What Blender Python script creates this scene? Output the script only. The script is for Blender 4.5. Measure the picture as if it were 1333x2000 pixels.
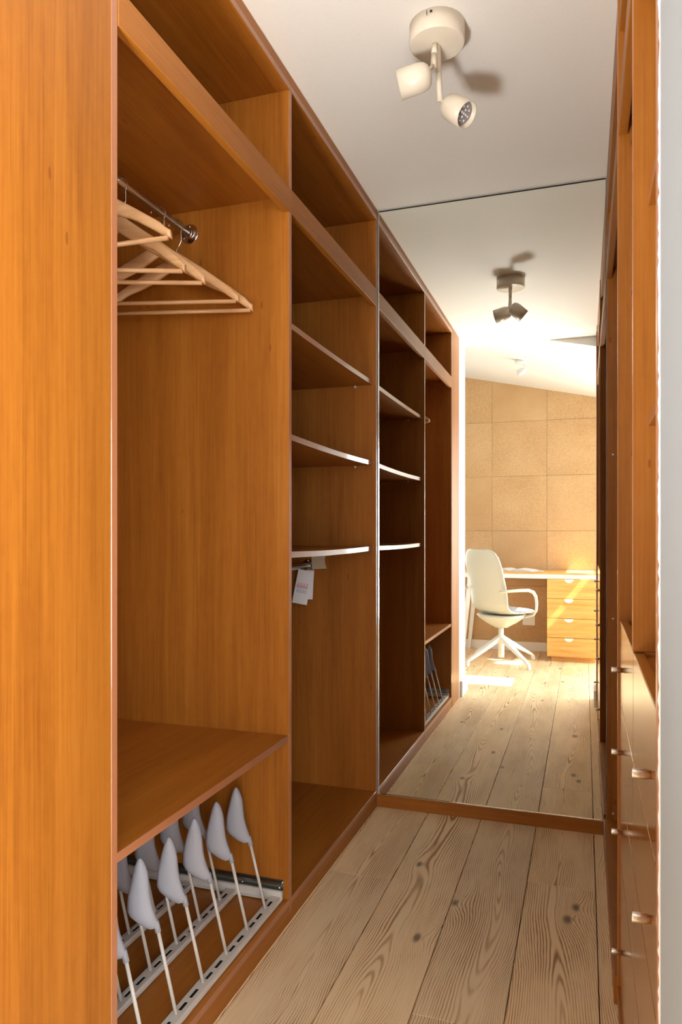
import bpy, bmesh, math, random
from mathutils import Vector, Matrix
random.seed(4)
S = bpy.context.scene
C = S.collection
R = math.radians
for o in list(bpy.data.objects): bpy.data.objects.remove(o)

# ------------------------------------------------------------ camera
F_PX = 1407.5; CAM_H = 1.1056
cam_d = bpy.data.cameras.new('camera'); cam = bpy.data.objects.new('camera', cam_d); C.objects.link(cam)
cam.location = (0, 0, CAM_H); cam.rotation_euler = (R(90), 0, R(18.66))
cam_d.sensor_fit = 'VERTICAL'; cam_d.sensor_height = 36; cam_d.sensor_width = 24
cam_d.lens = F_PX / 2000 * 36; cam_d.shift_y = 39.0 / 2000; cam_d.clip_start = 0.01
S.camera = cam

# ------------------------------------------------------------ light
S.view_settings.view_transform = 'Standard'; S.view_settings.look = 'None'
S.view_settings.gamma = 1; S.view_settings.use_curve_mapping = False
S.view_settings.exposure = 0.25
S.cycles.max_bounces = 14; S.cycles.diffuse_bounces = 8; S.cycles.glossy_bounces = 6
W = bpy.data.worlds.new('world'); S.world = W; W.use_nodes = True
W.node_tree.nodes['Background'].inputs[0].default_value = (0.72, 0.85, 1.0, 1)
W.node_tree.nodes['Background'].inputs[1].default_value = 0.5
SUN_DIR = Vector((-1.0, -0.12, -1.3)).normalized()
sd = bpy.data.lights.new('sun', 'SUN'); sun = bpy.data.objects.new('sun', sd); C.objects.link(sun)
sd.energy = 36; sd.angle = R(0.6); sd.color = (1.0, 0.93, 0.82)
sun.location = (3, 4, 5); sun.rotation_euler = SUN_DIR.to_track_quat('-Z', 'Y').to_euler()

def area(name, loc, direction, sx, sy, power, col, spread=180):
    d = bpy.data.lights.new(name, 'AREA'); o = bpy.data.objects.new(name, d); C.objects.link(o)
    d.shape = 'RECTANGLE'; d.size = sx; d.size_y = sy; d.energy = power; d.color = col; d.spread = R(spread)
    o.location = loc; o.rotation_euler = Vector(direction).to_track_quat('-Z', 'Z').to_euler()
    return o
# daylight through the study's windows; the unseen back pair is added for the aisle
area('daylight_left', (-2.42, -0.35, 1.40), (1, 0.12, 0.0), 1.15, 1.6, 1.5, (1.0, 0.98, 0.96))
area('added_daylight_back_right', (0.70, -1.43, 1.15), (-0.30, 1, 0.0), 1.0, 1.9, 41, (1.0, 0.99, 0.97), 130)
area('added_daylight_back_left', (-1.75, -1.43, 1.15), (0.50, 1, -0.05), 1.0, 1.9, 13, (1.0, 0.99, 0.97), 130)
area('daylight_right', (1.85, -0.42, 1.10), (-1, 0.55, 0.0), 1.5, 1.5, 84, (1.0, 0.99, 0.97), 140)
# added fill light, aimed up to brighten the ceiling of the aisle
area('added_upward_fill', (-0.66, -0.12, 0.45), (0.14, 0.82, 1.06), 0.30, 0.30, 8.4, (1.0, 0.98, 0.955), 78)

# ------------------------------------------------------------ node helpers
def mat(name):
    m = bpy.data.materials.new(name); m.use_nodes = True
    nt = m.node_tree; b = nt.nodes['Principled BSDF']
    return m, nt, b
def N(nt, t, **kw):
    n = nt.nodes.new(t)
    for k, v in kw.items():
        if k in n.inputs: n.inputs[k].default_value = v
        else: setattr(n, k, v)
    return n
def L(nt, a, b): nt.links.new(a, b)
def mth(nt, op, a, b=None, c=None, clamp=False):
    n = nt.nodes.new('ShaderNodeMath'); n.operation = op; n.use_clamp = clamp
    for i, v in enumerate((a, b, c)):
        if v is None: continue
        if isinstance(v, (int, float)): n.inputs[i].default_value = v
        else: L(nt, v, n.inputs[i])
    return n.outputs[0]
def ramp(nt, src, stops):
    n = nt.nodes.new('ShaderNodeValToRGB'); e = n.color_ramp.elements
    while len(e) < len(stops): e.new(0.5)
    for i, (p, c) in enumerate(stops): e[i].position = p; e[i].color = (*c, 1)
    L(nt, src, n.inputs[0]); return n.outputs[0]
def mixc(nt, mode, f, a, b):
    n = nt.nodes.new('ShaderNodeMix'); n.data_type = 'RGBA'; n.blend_type = mode
    for i, v in ((0, f), (6, a), (7, b)):
        if isinstance(v, (int, float)): n.inputs[i].default_value = v
        elif isinstance(v, tuple): n.inputs[i].default_value = (*v, 1)
        else: L(nt, v, n.inputs[i])
    return n.outputs[2]
def coords(nt, scale, rnd=6.0):
    tc = N(nt, 'ShaderNodeTexCoord'); oi = N(nt, 'ShaderNodeObjectInfo')
    off = N(nt, 'ShaderNodeVectorMath', operation='SCALE'); off.inputs[0].default_value = (3.1, 5.7, 9.3)
    L(nt, mth(nt, 'MULTIPLY', oi.outputs['Random'], rnd), off.inputs['Scale'])
    ad = N(nt, 'ShaderNodeVectorMath', operation='ADD'); L(nt, tc.outputs['Object'], ad.inputs[0]); L(nt, off.outputs[0], ad.inputs[1])
    mp = N(nt, 'ShaderNodeMapping'); mp.inputs['Scale'].default_value = scale; L(nt, ad.outputs[0], mp.inputs[0])
    return mp.outputs[0], ad.outputs[0]
def noise(nt, vec, scale, detail=3, rough=0.5, dist=0.0):
    n = N(nt, 'ShaderNodeTexNoise', Scale=scale, Detail=detail, Roughness=rough, Distortion=dist)
    L(nt, vec, n.inputs['Vector']); return n.outputs['Fac']
def bump(nt, b, h, strength, dist):
    n = N(nt, 'ShaderNodeBump', Strength=strength, Distance=dist); L(nt, h, n.inputs['Height']); L(nt, n.outputs[0], b.inputs['Normal'])

def plain(name, col, rough=0.5, metal=0.0, **kw):
    m, nt, b = mat(name); b.inputs['Base Color'].default_value = (*col, 1)
    b.inputs['Roughness'].default_value = rough; b.inputs['Metallic'].default_value = metal
    for k, v in kw.items(): b.inputs[k].default_value = v
    return m

def cherry(name, axis, gain=1.0):
    m, nt, b = mat(name)
    across, along = 26.0, 1.1
    sc = [across] * 3; sc['xyz'.index(axis)] = along
    v, raw = coords(nt, tuple(sc))
    n1 = noise(nt, v, 1.0, 5, 0.6, 0.5)
    sc2 = [5.0] * 3; sc2['xyz'.index(axis)] = 0.45
    v2, _ = coords(nt, tuple(sc2)); n2 = noise(nt, v2, 1.0, 3, 0.55, 1.2)
    sc3 = [190.0] * 3; sc3['xyz'.index(axis)] = 3.5
    v3, _ = coords(nt, tuple(sc3)); n3 = noise(nt, v3, 1.0, 2, 0.6)
    sc4 = [60.0] * 3; sc4['xyz'.index(axis)] = 22.0
    v4, _ = coords(nt, tuple(sc4)); n4 = noise(nt, v4, 1.0, 2, 0.5, 0.5)   # cross flecks of the veneer
    t = mth(nt, 'ADD', mth(nt, 'MULTIPLY', n1, 0.55), mth(nt, 'MULTIPLY', n2, 0.45))
    t = mth(nt, 'ADD', t, mth(nt, 'MULTIPLY', mth(nt, 'SUBTRACT', n3, 0.5), 0.44))
    t = mth(nt, 'ADD', t, mth(nt, 'MULTIPLY', mth(nt, 'SUBTRACT', n4, 0.5), 0.16))
    g = gain
    col = ramp(nt, t, [(0.22, (0.235*g, 0.072*g, 0.0065*g)), (0.50, (0.355*g, 0.123*g, 0.0130*g)), (0.80, (0.450*g, 0.174*g, 0.026*g))])
    # tiny dark pitch marks
    sc5 = [30.0] * 3; sc5['xyz'.index(axis)] = 9.0
    v5, _ = coords(nt, tuple(sc5)); vo = N(nt, 'ShaderNodeTexVoronoi', Scale=0.5); L(nt, v5, vo.inputs['Vector'])
    k = mth(nt, 'LESS_THAN', vo.outputs['Distance'], 0.05)
    col = mixc(nt, 'MULTIPLY', mth(nt, 'MULTIPLY', k, 0.45), col, (0.35, 0.2, 0.12))
    L(nt, col, b.inputs['Base Color'])
    b.inputs['Roughness'].default_value = 0.45; b.inputs['Coat Weight'].default_value = 0.04; b.inputs['Specular IOR Level'].default_value = 0.4; b.inputs['Coat Roughness'].default_value = 0.3
    bump(nt, b, n3, 0.12, 0.0006)
    return m
M = {}
M['cherry_v'] = cherry('cherry_upright', 'z')
M['cherry_h'] = cherry('cherry_lengthwise', 'y')
M['cherry_x'] = cherry('cherry_crosswise', 'x')
M['front'] = cherry('cherry_drawer_front', 'y', 0.95)
M['front'].node_tree.nodes['Principled BSDF'].inputs['Roughness'].default_value = 0.20
M['front'].node_tree.nodes['Principled BSDF'].inputs['Coat Weight'].default_value = 0.8; M['front'].node_tree.nodes['Principled BSDF'].inputs['Coat Roughness'].default_value = 0.12
M['edge'] = plain('cherry_edge_band', (0.40, 0.165, 0.078), 0.28, **{'Coat Weight': 0.3})

def floor_mat():
    m, nt, b = mat('aged_pine_plank')
    _, raw = coords(nt, (1, 1, 1), 9.0)
    tc = N(nt, 'ShaderNodeTexCoord'); sep0 = N(nt, 'ShaderNodeSeparateXYZ'); L(nt, tc.outputs['Object'], sep0.inputs[0])
    sep = N(nt, 'ShaderNodeSeparateXYZ'); L(nt, raw, sep.inputs[0])
    oi = N(nt, 'ShaderNodeObjectInfo')
    # slow centre drift and heart depth of the log along the plank
    cb = N(nt, 'ShaderNodeCombineXYZ'); L(nt, mth(nt, 'MULTIPLY', sep.outputs[1], 0.55), cb.inputs[1]); L(nt, mth(nt, 'MULTIPLY', oi.outputs['Random'], 40), cb.inputs[0])
    nd = noise(nt, cb.outputs[0], 1.0, 2, 0.5); 
    cb2 = N(nt, 'ShaderNodeCombineXYZ'); L(nt, mth(nt, 'MULTIPLY', sep.outputs[1], 0.6), cb2.inputs[1]); L(nt, mth(nt, 'MULTIPLY', oi.outputs['Random'], 77), cb2.inputs[0])
    nh = noise(nt, cb2.outputs[0], 1.0, 2, 0.5)
    # knots
    kv = N(nt, 'ShaderNodeMapping'); kv.inputs['Scale'].default_value = (3.4, 1.7, 0.0); L(nt, raw, kv.inputs[0])
    vo = N(nt, 'ShaderNodeTexVoronoi', Scale=1.0, voronoi_dimensions='2D'); L(nt, kv.outputs[0], vo.inputs['Vector'])
    kd = vo.outputs['Distance']
    warp = mth(nt, 'MULTIPLY', mth(nt, 'POWER', mth(nt, 'SUBTRACT', 1.0, mth(nt, 'MULTIPLY', kd, 3.2), clamp=True), 2.0), 0.035)
    mpw = N(nt, 'ShaderNodeMapping'); mpw.inputs['Scale'].default_value = (14, 3.0, 1); L(nt, raw, mpw.inputs[0])
    nw = noise(nt, mpw.outputs[0], 1.0, 3, 0.55)
    x = mth(nt, 'ADD', sep0.outputs[0], mth(nt, 'MULTIPLY', mth(nt, 'SUBTRACT', nd, 0.5), 0.26))
    x = mth(nt, 'ADD', x, warp)
    x = mth(nt, 'ADD', x, mth(nt, 'MULTIPLY', mth(nt, 'SUBTRACT', nw, 0.5), 0.022))
    h = mth(nt, 'ADD', mth(nt, 'MULTIPLY', mth(nt, 'SUBTRACT', nh, 0.40), 0.22), 0.004)
    rr = mth(nt, 'SQRT', mth(nt, 'ADD', mth(nt, 'MULTIPLY', x, x), mth(nt, 'MULTIPLY', h, h)))
    ring = mth(nt, 'SINE', mth(nt, 'MULTIPLY', rr, 1050.0))
    ring = mth(nt, 'ADD', mth(nt, 'MULTIPLY', ring, 0.5), 0.5)
    ring = mth(nt, 'POWER', ring, 1.6)
    mpf = N(nt, 'ShaderNodeMapping'); mpf.inputs['Scale'].default_value = (260, 5.0, 1); L(nt, raw, mpf.inputs[0])
    fine = noise(nt, mpf.outputs[0], 1.0, 3, 0.6)
    mpb = N(nt, 'ShaderNodeMapping'); mpb.inputs['Scale'].default_value = (7, 1.6, 1); L(nt, raw, mpb.inputs[0])
    big = noise(nt, mpb.outputs[0], 1.0, 4, 0.6)
    amp = mth(nt, 'MULTIPLY', mth(nt, 'SUBTRACT', big, 0.28, clamp=True), 2.3)
    t = mth(nt, 'ADD', mth(nt, 'MULTIPLY', mth(nt, 'MULTIPLY', ring, amp), 0.80), mth(nt, 'MULTIPLY', fine, 0.50))
    col = ramp(nt, t, [(0.10, (0.96, 0.84, 0.58)), (0.42, (0.90, 0.715, 0.445)), (0.82, (0.40, 0.215, 0.085))])
    ton = ramp(nt, oi.outputs['Random'], [(0.0, (0.90, 0.90, 0.92)), (0.5, (1.0, 0.98, 0.95)), (1.0, (1.0, 0.93, 0.86))])
    col = mixc(nt, 'MULTIPLY', 1.0, col, ton)
    kf = mth(nt, 'SUBTRACT', 1.0, mth(nt, 'MULTIPLY', mth(nt, 'ADD', mth(nt, 'SUBTRACT', kd, 0.018), mth(nt, 'MULTIPLY', mth(nt, 'SUBTRACT', nw, 0.5), 0.10)), 30.0), clamp=True)
    kr = mth(nt, 'GREATER_THAN', N(nt, 'ShaderNodeSeparateXYZ').outputs[0], 2)  # unused guard
    col = mixc(nt, 'MIX', mth(nt, 'MULTIPLY', kf, 0.85), col, (0.13, 0.068, 0.035))
    L(nt, col, b.inputs['Base Color']); b.inputs['Roughness'].default_value = 0.48
    bump(nt, b, mth(nt, 'MULTIPLY', t, -1.0), 0.35, 0.0015)
    return m
M['floor'] = floor_mat()

def cork_mat():
    m, nt, b = mat('cork_tile'); v, raw = coords(nt, (1, 1, 1))
    n1 = noise(nt, raw, 170, 4, 0.75); n2 = noise(nt, raw, 3.0, 3, 0.5)
    t = mth(nt, 'ADD', mth(nt, 'MULTIPLY', n1, 0.8), mth(nt, 'MULTIPLY', n2, 0.2))
    col = ramp(nt, t, [(0.32, (0.40, 0.205, 0.085)), (0.50, (0.56, 0.365, 0.185)), (0.66, (0.67, 0.48, 0.28))])
    oi = N(nt, 'ShaderNodeObjectInfo')
    col = mixc(nt, 'MULTIPLY', 1.0, col, ramp(nt, oi.outputs['Random'], [(0, (0.93, 0.90, 0.88)), (1, (1, 1, 1))]))
    L(nt, col, b.inputs['Base Color']); b.inputs['Roughness'].default_value = 0.8; bump(nt, b, n1, 0.3, 0.002)
    return m
M['cork'] = cork_mat()

def light_wood(name, axis, c1, c2, c3, rough=0.4):
    m, nt, b = mat(name); sc = [30.0] * 3; sc['xyz'.index(axis)] = 2.0
    v, _ = coords(nt, tuple(sc)); n1 = noise(nt, v, 1.0, 4, 0.6, 1.0)
    L(nt, ramp(nt, n1, [(0.3, c1), (0.5, c2), (0.7, c3)]), b.inputs['Base Color']); b.inputs['Roughness'].default_value = rough
    return m
M['pine'] = light_wood('lacquered_pine', 'x', (0.60, 0.30, 0.075), (0.72, 0.40, 0.12), (0.78, 0.47, 0.17))
M['hanger'] = light_wood('hanger_beech', 'x', (0.58, 0.32, 0.15), (0.68, 0.40, 0.20), (0.75, 0.48, 0.26), 0.35)

def paint(name, col, rough=0.7):
    m, nt, b = mat(name); v, raw = coords(nt, (1, 1, 1))
    n = noise(nt, raw, 90, 3, 0.6); L(nt, mixc(nt, 'MULTIPLY', 0.06, col, n), b.inputs['Base Color'])
    b.inputs['Roughness'].default_value = rough; bump(nt, b, n, 0.06, 0.001); return m
M['white'] = paint('white_wall_paint', (0.83, 0.83, 0.82))
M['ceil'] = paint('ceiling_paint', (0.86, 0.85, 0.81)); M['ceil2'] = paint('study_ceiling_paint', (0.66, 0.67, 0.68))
M['dimmed_white'] = paint('dimmed_white_paint', (0.38, 0.42, 0.45))  # white wall colour darkened to offset the overbright light on the right reveal
M['dimmed_cool_white'] = paint('dimmed_cool_white_paint', (0.56, 0.59, 0.65))  # white darkened in colour where window light burns out the left entrance wall
M['clay'] = paint('warm_grey_paint', (0.52, 0.48, 0.43))
M['gloss_white'] = plain('white_gloss_paint', (0.82, 0.82, 0.80), 0.3)
M['white_metal'] = plain('white_metal', (0.80, 0.80, 0.79), 0.35)
M['rack_metal'] = plain('grey_white_rack_metal', (0.60, 0.59, 0.57), 0.4)
M['cream'] = plain('cream_enamel', (0.76, 0.70, 0.58), 0.38)
M['chair_shell'] = plain('white_chair_shell', (0.58, 0.57, 0.50), 0.4)
M['chair_pad'] = plain('pale_grey_pad', (0.50, 0.55, 0.62), 0.7)
M['chrome'] = plain('chrome', (0.80, 0.80, 0.80), 0.12, 1.0)
M['steel'] = plain('brushed_steel', (0.70, 0.66, 0.60), 0.28, 1.0)
M['zinc'] = plain('zinc_slide', (0.42, 0.47, 0.45), 0.25, 1.0)
M['dark'] = plain('dark_recess', (0.02, 0.018, 0.015), 0.8)
M['mirror'] = plain('mirror_silver', (0.88, 0.90, 0.84), 0.0, 1.0)
M['paper'] = plain('white_paper', (0.75, 0.76, 0.80), 0.6)
M['kraft'] = plain('kraft_paper', (0.48, 0.40, 0.28), 0.7)
M['red_ink'] = plain('red_ink', (0.60, 0.10, 0.14), 0.6)
M['blue_ink'] = plain('blue_grey_ink', (0.32, 0.38, 0.50), 0.6)
M['black'] = plain('black_plastic', (0.02, 0.02, 0.022), 0.35)
M['lens'] = plain('led_lens', (0.30, 0.29, 0.30), 0.15)
M['led'] = plain('led_dot', (0.85, 0.85, 0.85), 0.2)
M['form'] = plain('frosted_plastic', (0.50, 0.53, 0.62), 0.34, **{'Transmission Weight': 0.30, 'IOR': 1.25})
def glassm():
    m, nt, b = mat('window_glass'); out = nt.nodes['Material Output']
    tr = N(nt, 'ShaderNodeBsdfTransparent'); gl = N(nt, 'ShaderNodeBsdfGlossy', Roughness=0.02); mx = N(nt, 'ShaderNodeMixShader', Fac=0.05)
    L(nt, tr.outputs[0], mx.inputs[1]); L(nt, gl.outputs[0], mx.inputs[2]); L(nt, mx.outputs[0], out.inputs[0]); return m
M['glass'] = glassm()

# ------------------------------------------------------------ mesh helpers
def box(bm, x0, x1, y0, y1, z0, z1, bev=0.0, seg=1, rot=None, mi=0):
    r = bmesh.ops.create_cube(bm, size=1.0); vs = r['verts']
    for v in vs:
        v.co = Vector((x0 + (v.co.x + .5) * (x1 - x0), y0 + (v.co.y + .5) * (y1 - y0), z0 + (v.co.z + .5) * (z1 - z0)))
    fs = list({f for v in vs for f in v.link_faces})
    for f in fs: f.material_index = mi
    if bev > 0:
        es = list({e for v in vs for e in v.link_edges})
        b = bmesh.ops.bevel(bm, geom=es, offset=bev, segments=seg, affect='EDGES', profile=0.5)
    return vs
def frame_of(d):
    d = d.normalized(); a = Vector((0, 0, 1)) if abs(d.z) < 0.9 else Vector((1, 0, 0))
    u = d.cross(a).normalized(); return u, d.cross(u).normalized()
def tube(bm, pts, rad, n=10, caps=True, mi=0):
    pts = [Vector(p) for p in pts]; rads = rad if isinstance(rad, (list, tuple)) else [rad] * len(pts)
    u = None; rings = []
    for i, p in enumerate(pts):
        d = (pts[min(i + 1, len(pts) - 1)] - pts[max(i - 1, 0)]).normalized()
        if u is None: u, w = frame_of(d)
        else:
            u = (u - d * u.dot(d)).normalized(); w = d.cross(u)
        w = d.cross(u)
        rings.append([bm.verts.new(p + (u * math.cos(a) + w * math.sin(a)) * rads[i]) for a in [2 * math.pi * k / n for k in range(n)]])
    for a, b in zip(rings, rings[1:]):
        for k in range(n):
            f = bm.faces.new((a[k], a[(k + 1) % n], b[(k + 1) % n], b[k])); f.smooth = True; f.material_index = mi
    if caps:
        for r_, in ((rings[0],), (rings[-1],)):
            f = bm.faces.new(r_); f.material_index = mi
def lathe(bm, prof, origin, axis, n=32, mi=0, smooth=True):
    """prof: list of (radius, distance along axis)"""
    o = Vector(origin); d = Vector(axis).normalized(); u, w = frame_of(d); rings = []
    for r_, h in prof:
        if r_ < 1e-6: rings.append([bm.verts.new(o + d * h)])
        else: rings.append([bm.verts.new(o + d * h + (u * math.cos(2 * math.pi * k / n) + w * math.sin(2 * math.pi * k / n)) * r_) for k in range(n)])
    for a, b in zip(rings, rings[1:]):
        for k in range(n):
            if len(a) == 1 and len(b) == 1: continue
            if len(a) == 1: f = bm.faces.new((a[0], b[k], b[(k + 1) % n]))
            elif len(b) == 1: f = bm.faces.new((a[k], a[(k + 1) % n], b[0]))
            else: f = bm.faces.new((a[k], a[(k + 1) % n], b[(k + 1) % n], b[k]))
            f.smooth = smooth; f.material_index = mi
def prism(bm, pts, vec, mi=0):
    a = [bm.verts.new(Vector(p)) for p in pts]; v = Vector(vec); b = [bm.verts.new(x.co + v) for x in a]
    n = len(a); fs = [bm.faces.new(a), bm.faces.new(b)]
    for i in range(n): fs.append(bm.faces.new((a[i], a[(i + 1) % n], b[(i + 1) % n], b[i])))
    for f in fs: f.material_index = mi
def obj(name, bm, mats, parent=None, smooth_angle=None):
    bmesh.ops.recalc_face_normals(bm, faces=bm.faces[:])
    me = bpy.data.meshes.new(name); bm.to_mesh(me); bm.free()
    for m in (mats if isinstance(mats, (list, tuple)) else [mats]): me.materials.append(M[m])
    o = bpy.data.objects.new(name, me); C.objects.link(o)
    if parent is not None:
        o.parent = parent
        if parent.type == 'EMPTY' or parent.parent is not None or True:
            o.matrix_parent_inverse = world_of(parent).inverted()
    return o
def world_of(o):
    m = Matrix.LocRotScale(o.location, o.rotation_euler, o.scale)
    if o.parent: return world_of(o.parent) @ o.matrix_parent_inverse @ m
    return m
def tag(o, label, cat=None, group=None):
    o['label'] = label
    if cat: o['category'] = cat
    if group: o['group'] = group
    return o
def thing(name, label, cat, loc=(0, 0, 0), group=None):
    o = bpy.data.objects.new(name, None); C.objects.link(o); o.location = loc; o.empty_display_size = 0.05
    return tag(o, label, cat, group)
def struct(o): o['kind'] = 'structure'; return o
def B(name, m, parent, *dims, bev=0.0006, edge=None):
    """one box as one object; edge: list of axis letters whose faces get the edge band"""
    bm = bmesh.new(); box(bm, *dims, bev=bev)
    o = obj(name, bm, [m, 'edge'] if edge else m, parent)
    if edge:
        for p in o.data.polygons:
            n = p.normal
            for e in edge:
                ax = 'xyz'.index(e[1]); sg = 1 if e[0] == '+' else -1
                if n[ax] * sg > 0.6: p.material_index = 1
    return o

# ------------------------------------------------------------ fixed dimensions (metres)
XL = -0.789; XR = 0.0775; D = 2.7985; H = 2.40
Y0 = 0.805; Y1 = 1.091; Y2 = 1.8806; T = 0.018
XLB = -1.39; XRB = 0.68
YC = -1.318
def slope(x): return 2.348 - 0.2186 * x

# ------------------------------------------------------------ floor
fl = struct(B('floor', 'dark', None, -2.45, 1.85, -1.5, 3.3, -0.06, -0.012, bev=0))
PW = 0.2050; seam0 = 0.0335
k0 = math.ceil((-2.35 - seam0) / PW) - 1
cuts_for = {}
for k in range(k0, 10):
    xa = seam0 + k * PW; xb = xa + PW
    if xb < -2.34 or xa > 1.75: continue
    xa2, xb2 = max(xa, -2.36), min(xb, 1.76)
    cuts = {-1: [-0.2, 2.35], -2: [1.62], -3: [-0.35, 2.9], -4: [0.75, 2.22], 0: [1.1, 3.0]}.get(k, [random.uniform(-0.6, 0.6), random.uniform(1.4, 2.6)])
    ys = [YC] + cuts + [3.2]
    for ya, yb in zip(ys, ys[1:]):
        bm = bmesh.new()
        cx, cy = (xa + xb) / 2, (ya + yb) / 2
        box(bm, xa2 - cx + 0.0012, xb2 - cx - 0.0012, ya - cy + 0.0004, yb - cy - 0.0004, -0.012, 0.0, bev=0.0010)
        p = obj('plank', bm, 'floor', None); p.parent = fl; p.location = (cx, cy, 0)

# ------------------------------------------------------------ shell walls
def S_(name, m, *dims): return struct(B(name, m, None, *dims, bev=0))
S_('wall_end', 'white', -1.5, XRB + 0.04, D + 0.012, D + 0.10, 0, H + 0.1)
S_('wall_left', 'white', -1.50, XLB - 0.002, Y0, D + 0.012, 0, H + 0.1)
S_('wall_right', 'white', XRB + 0.002, XRB + 0.05, 0.81, 3.2, 0, 2.9)
S_('ceiling', 'ceil', -1.5, XRB + 0.05, 0.55, D + 0.10, H, H + 0.1)
wl = S_('wall_entrance_left', 'dimmed_cool_white', -2.36, XL, 0.55, Y0, 0, H)
wr = S_('wall_entrance_right', 'dimmed_white', 0.0745, XRB + 0.05, 0.55, 0.81, 0, H)
def slope_(x): return 2.348 - 0.2186 * x
bm = bmesh.new(); xk = (2.348 - 2.398) / 0.2186
a_ = [bm.verts.new(p) for p in ((-2.36, 0.5460, 2.398), (xk, 0.5460, 2.398), (XRB + 0.05, 0.5460, slope_(XRB + 0.05)), (XRB + 0.05, 0.5460, 3.0), (-2.36, 0.5460, 3.0))]
b_ = [bm.verts.new(v.co + Vector((0, 0.0035, 0))) for v in a_]
bm.faces.new(a_); bm.faces.new(b_)
for q in range(5): bm.faces.new((a_[q], a_[(q + 1) % 5], b_[(q + 1) % 5], b_[q]))
struct(obj('wall_above_entrance', bm, 'white'))
# ragged bead of filler where the painted wall meets the veneer
bm = bmesh.new(); pts = []; rr = []
z = 0.0
while z < 2.4:
    pts.append((0.0745 + random.uniform(-0.0004, 0.0004), 0.8105 + random.uniform(-0.001, 0.001), z)); rr.append(0.0020 + random.uniform(-0.0005, 0.0006)); z += 0.007
tube(bm, pts, rr, 6)
struct(obj('trim_1', bm, 'gloss_white'))
# room side walls with window openings
def wall_with_hole(name, axis, pos, thick, a0, a1, z0, z1, h0, h1, hz0, hz1, m='white'):
    bm = bmesh.new()
    for (p, q, r_, s) in ((a0, h0, z0, z1), (h1, a1, z0, z1), (h0, h1, z0, hz0), (h0, h1, hz1, z1)):
        if axis == 'x': box(bm, pos, pos + thick, p, q, r_, s)
        else: box(bm, p, q, pos, pos + thick, r_, s)
    return struct(obj(name, bm, m))
wall_with_hole('wall_study_left', 'x', -2.46, 0.12, -1.5, 0.55, 0, 2.95, -0.92, 0.22, 0.55, 2.25, 'clay')
def window(name, axis, pos, a0, a1, z0, z1):
    bm = bmesh.new(); w = 0.05
    def bb(p, q, r_, s, d0=0, d1=0.05):
        if axis == 'x': box(bm, pos + d0, pos + d1, p, q, r_, s, bev=0.002)
        else: box(bm, p, q, pos + d0, pos + d1, r_, s, bev=0.002)
    bb(a0, a0 + w, z0, z1); bb(a1 - w, a1, z0, z1); bb(a0 + w, a1 - w, z0, z0 + w); bb(a0 + w, a1 - w, z1 - w, z1)
    m_ = (a0 + a1) / 2; bb(m_ - 0.02, m_ + 0.02, z0 + w, z1 - w)
    fr = struct(obj(name, bm, 'gloss_white'))
    for p, q in ((a0 + w, m_ - 0.02), (m_ + 0.02, a1 - w)):
        bm = bmesh.new()
        if axis == 'x': box(bm, pos + 0.022, pos + 0.026, p, q, z0 + w, z1 - w)
        else: box(bm, p, q, pos + 0.022, pos + 0.026, z0 + w, z1 - w)
        obj('pane', bm, 'glass', fr)
    return fr
window('window_1', 'x', -2.40, -0.92, 0.22, 0.55, 2.25)
wall_with_hole('wall_study_right', 'x', 1.76, 0.08, -1.5, 3.3, 0, 2.3, -1.22, 0.38, 0.30, 1.88, 'clay')
window('window_8', 'x', 1.78, -1.22, 0.38, 0.30, 1.88)
S_('wall_study_far', 'clay', XRB + 0.05, 1.76, 3.2, 3.3, 0, 2.6)
BW = [(-2.28, -1.22), (0.17, 1.23)]; BZ0, BZ1 = 0.15, 2.04
bm = bmesh.new(); ya_, yb_ = YC - 0.16, YC - 0.01
for p, q in ((-2.46, BW[0][0]), (BW[0][1], BW[1][0]), (BW[1][1], 1.86)): box(bm, p, q, ya_, yb_, 0, 2.95)
for p, q in BW: box(bm, p, q, ya_, yb_, 0, BZ0); box(bm, p, q, ya_, yb_, BZ1, 2.95)
wb = struct(obj('wall_back', bm, 'white'))
window('window_2', 'y', YC - 0.09, *BW[0], BZ0, BZ1); window('window_3', 'y', YC - 0.09, *BW[1], BZ0, BZ1)  # unseen windows, added so that light from behind reaches the aisle
# cork tiles, 50 x 51 cm, clipped by the sloping ceiling
xs = [-0.8250 + 0.4987 * i for i in range(-4, 6)]; zs = [0.0926 + 0.5118 * j for j in range(0, 6)]
for i in range(len(xs) - 1):
    for j in range(len(zs)):
        xa, xb = max(xs[i], -2.34) + 0.0011, min(xs[i + 1], 1.76) - 0.0011
        za, zb = (zs[j] if j else 0.07) + 0.0011, zs[j] + 0.5118 - 0.0011
        if xb <= xa or xa > 0.1 or xb < -1.20: continue
        xb = min(xb, BW[1][0] - 0.005); xa = max(xa, BW[0][1] + 0.005)
        if xb - xa < 0.01: continue
        ta, tb = slope(xa), slope(xb)
        if za > ta - 0.01: continue
        poly = [(xa, za), (xb, za)] if za < tb else [(xa, za), (-(za - 2.348) / 0.2186, za)]
        if za < tb: poly.append((xb, min(zb, tb)))
        if zb > tb and zb < ta: poly.append((-(zb - 2.348) / 0.2186, zb))
        poly.append((xa, min(zb, ta)))
        bm = bmesh.new(); prism(bm, [(x, YC - 0.008, z) for x, z in poly], (0, 0.008, 0))
        obj('cork_tile', bm, 'cork', wb)
B('cork_backing', 'kraft', wb, BW[0][1] + 0.005, BW[1][0] - 0.005, YC - 0.0098, YC - 0.0082, 0.0, 2.60, bev=0)
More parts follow.
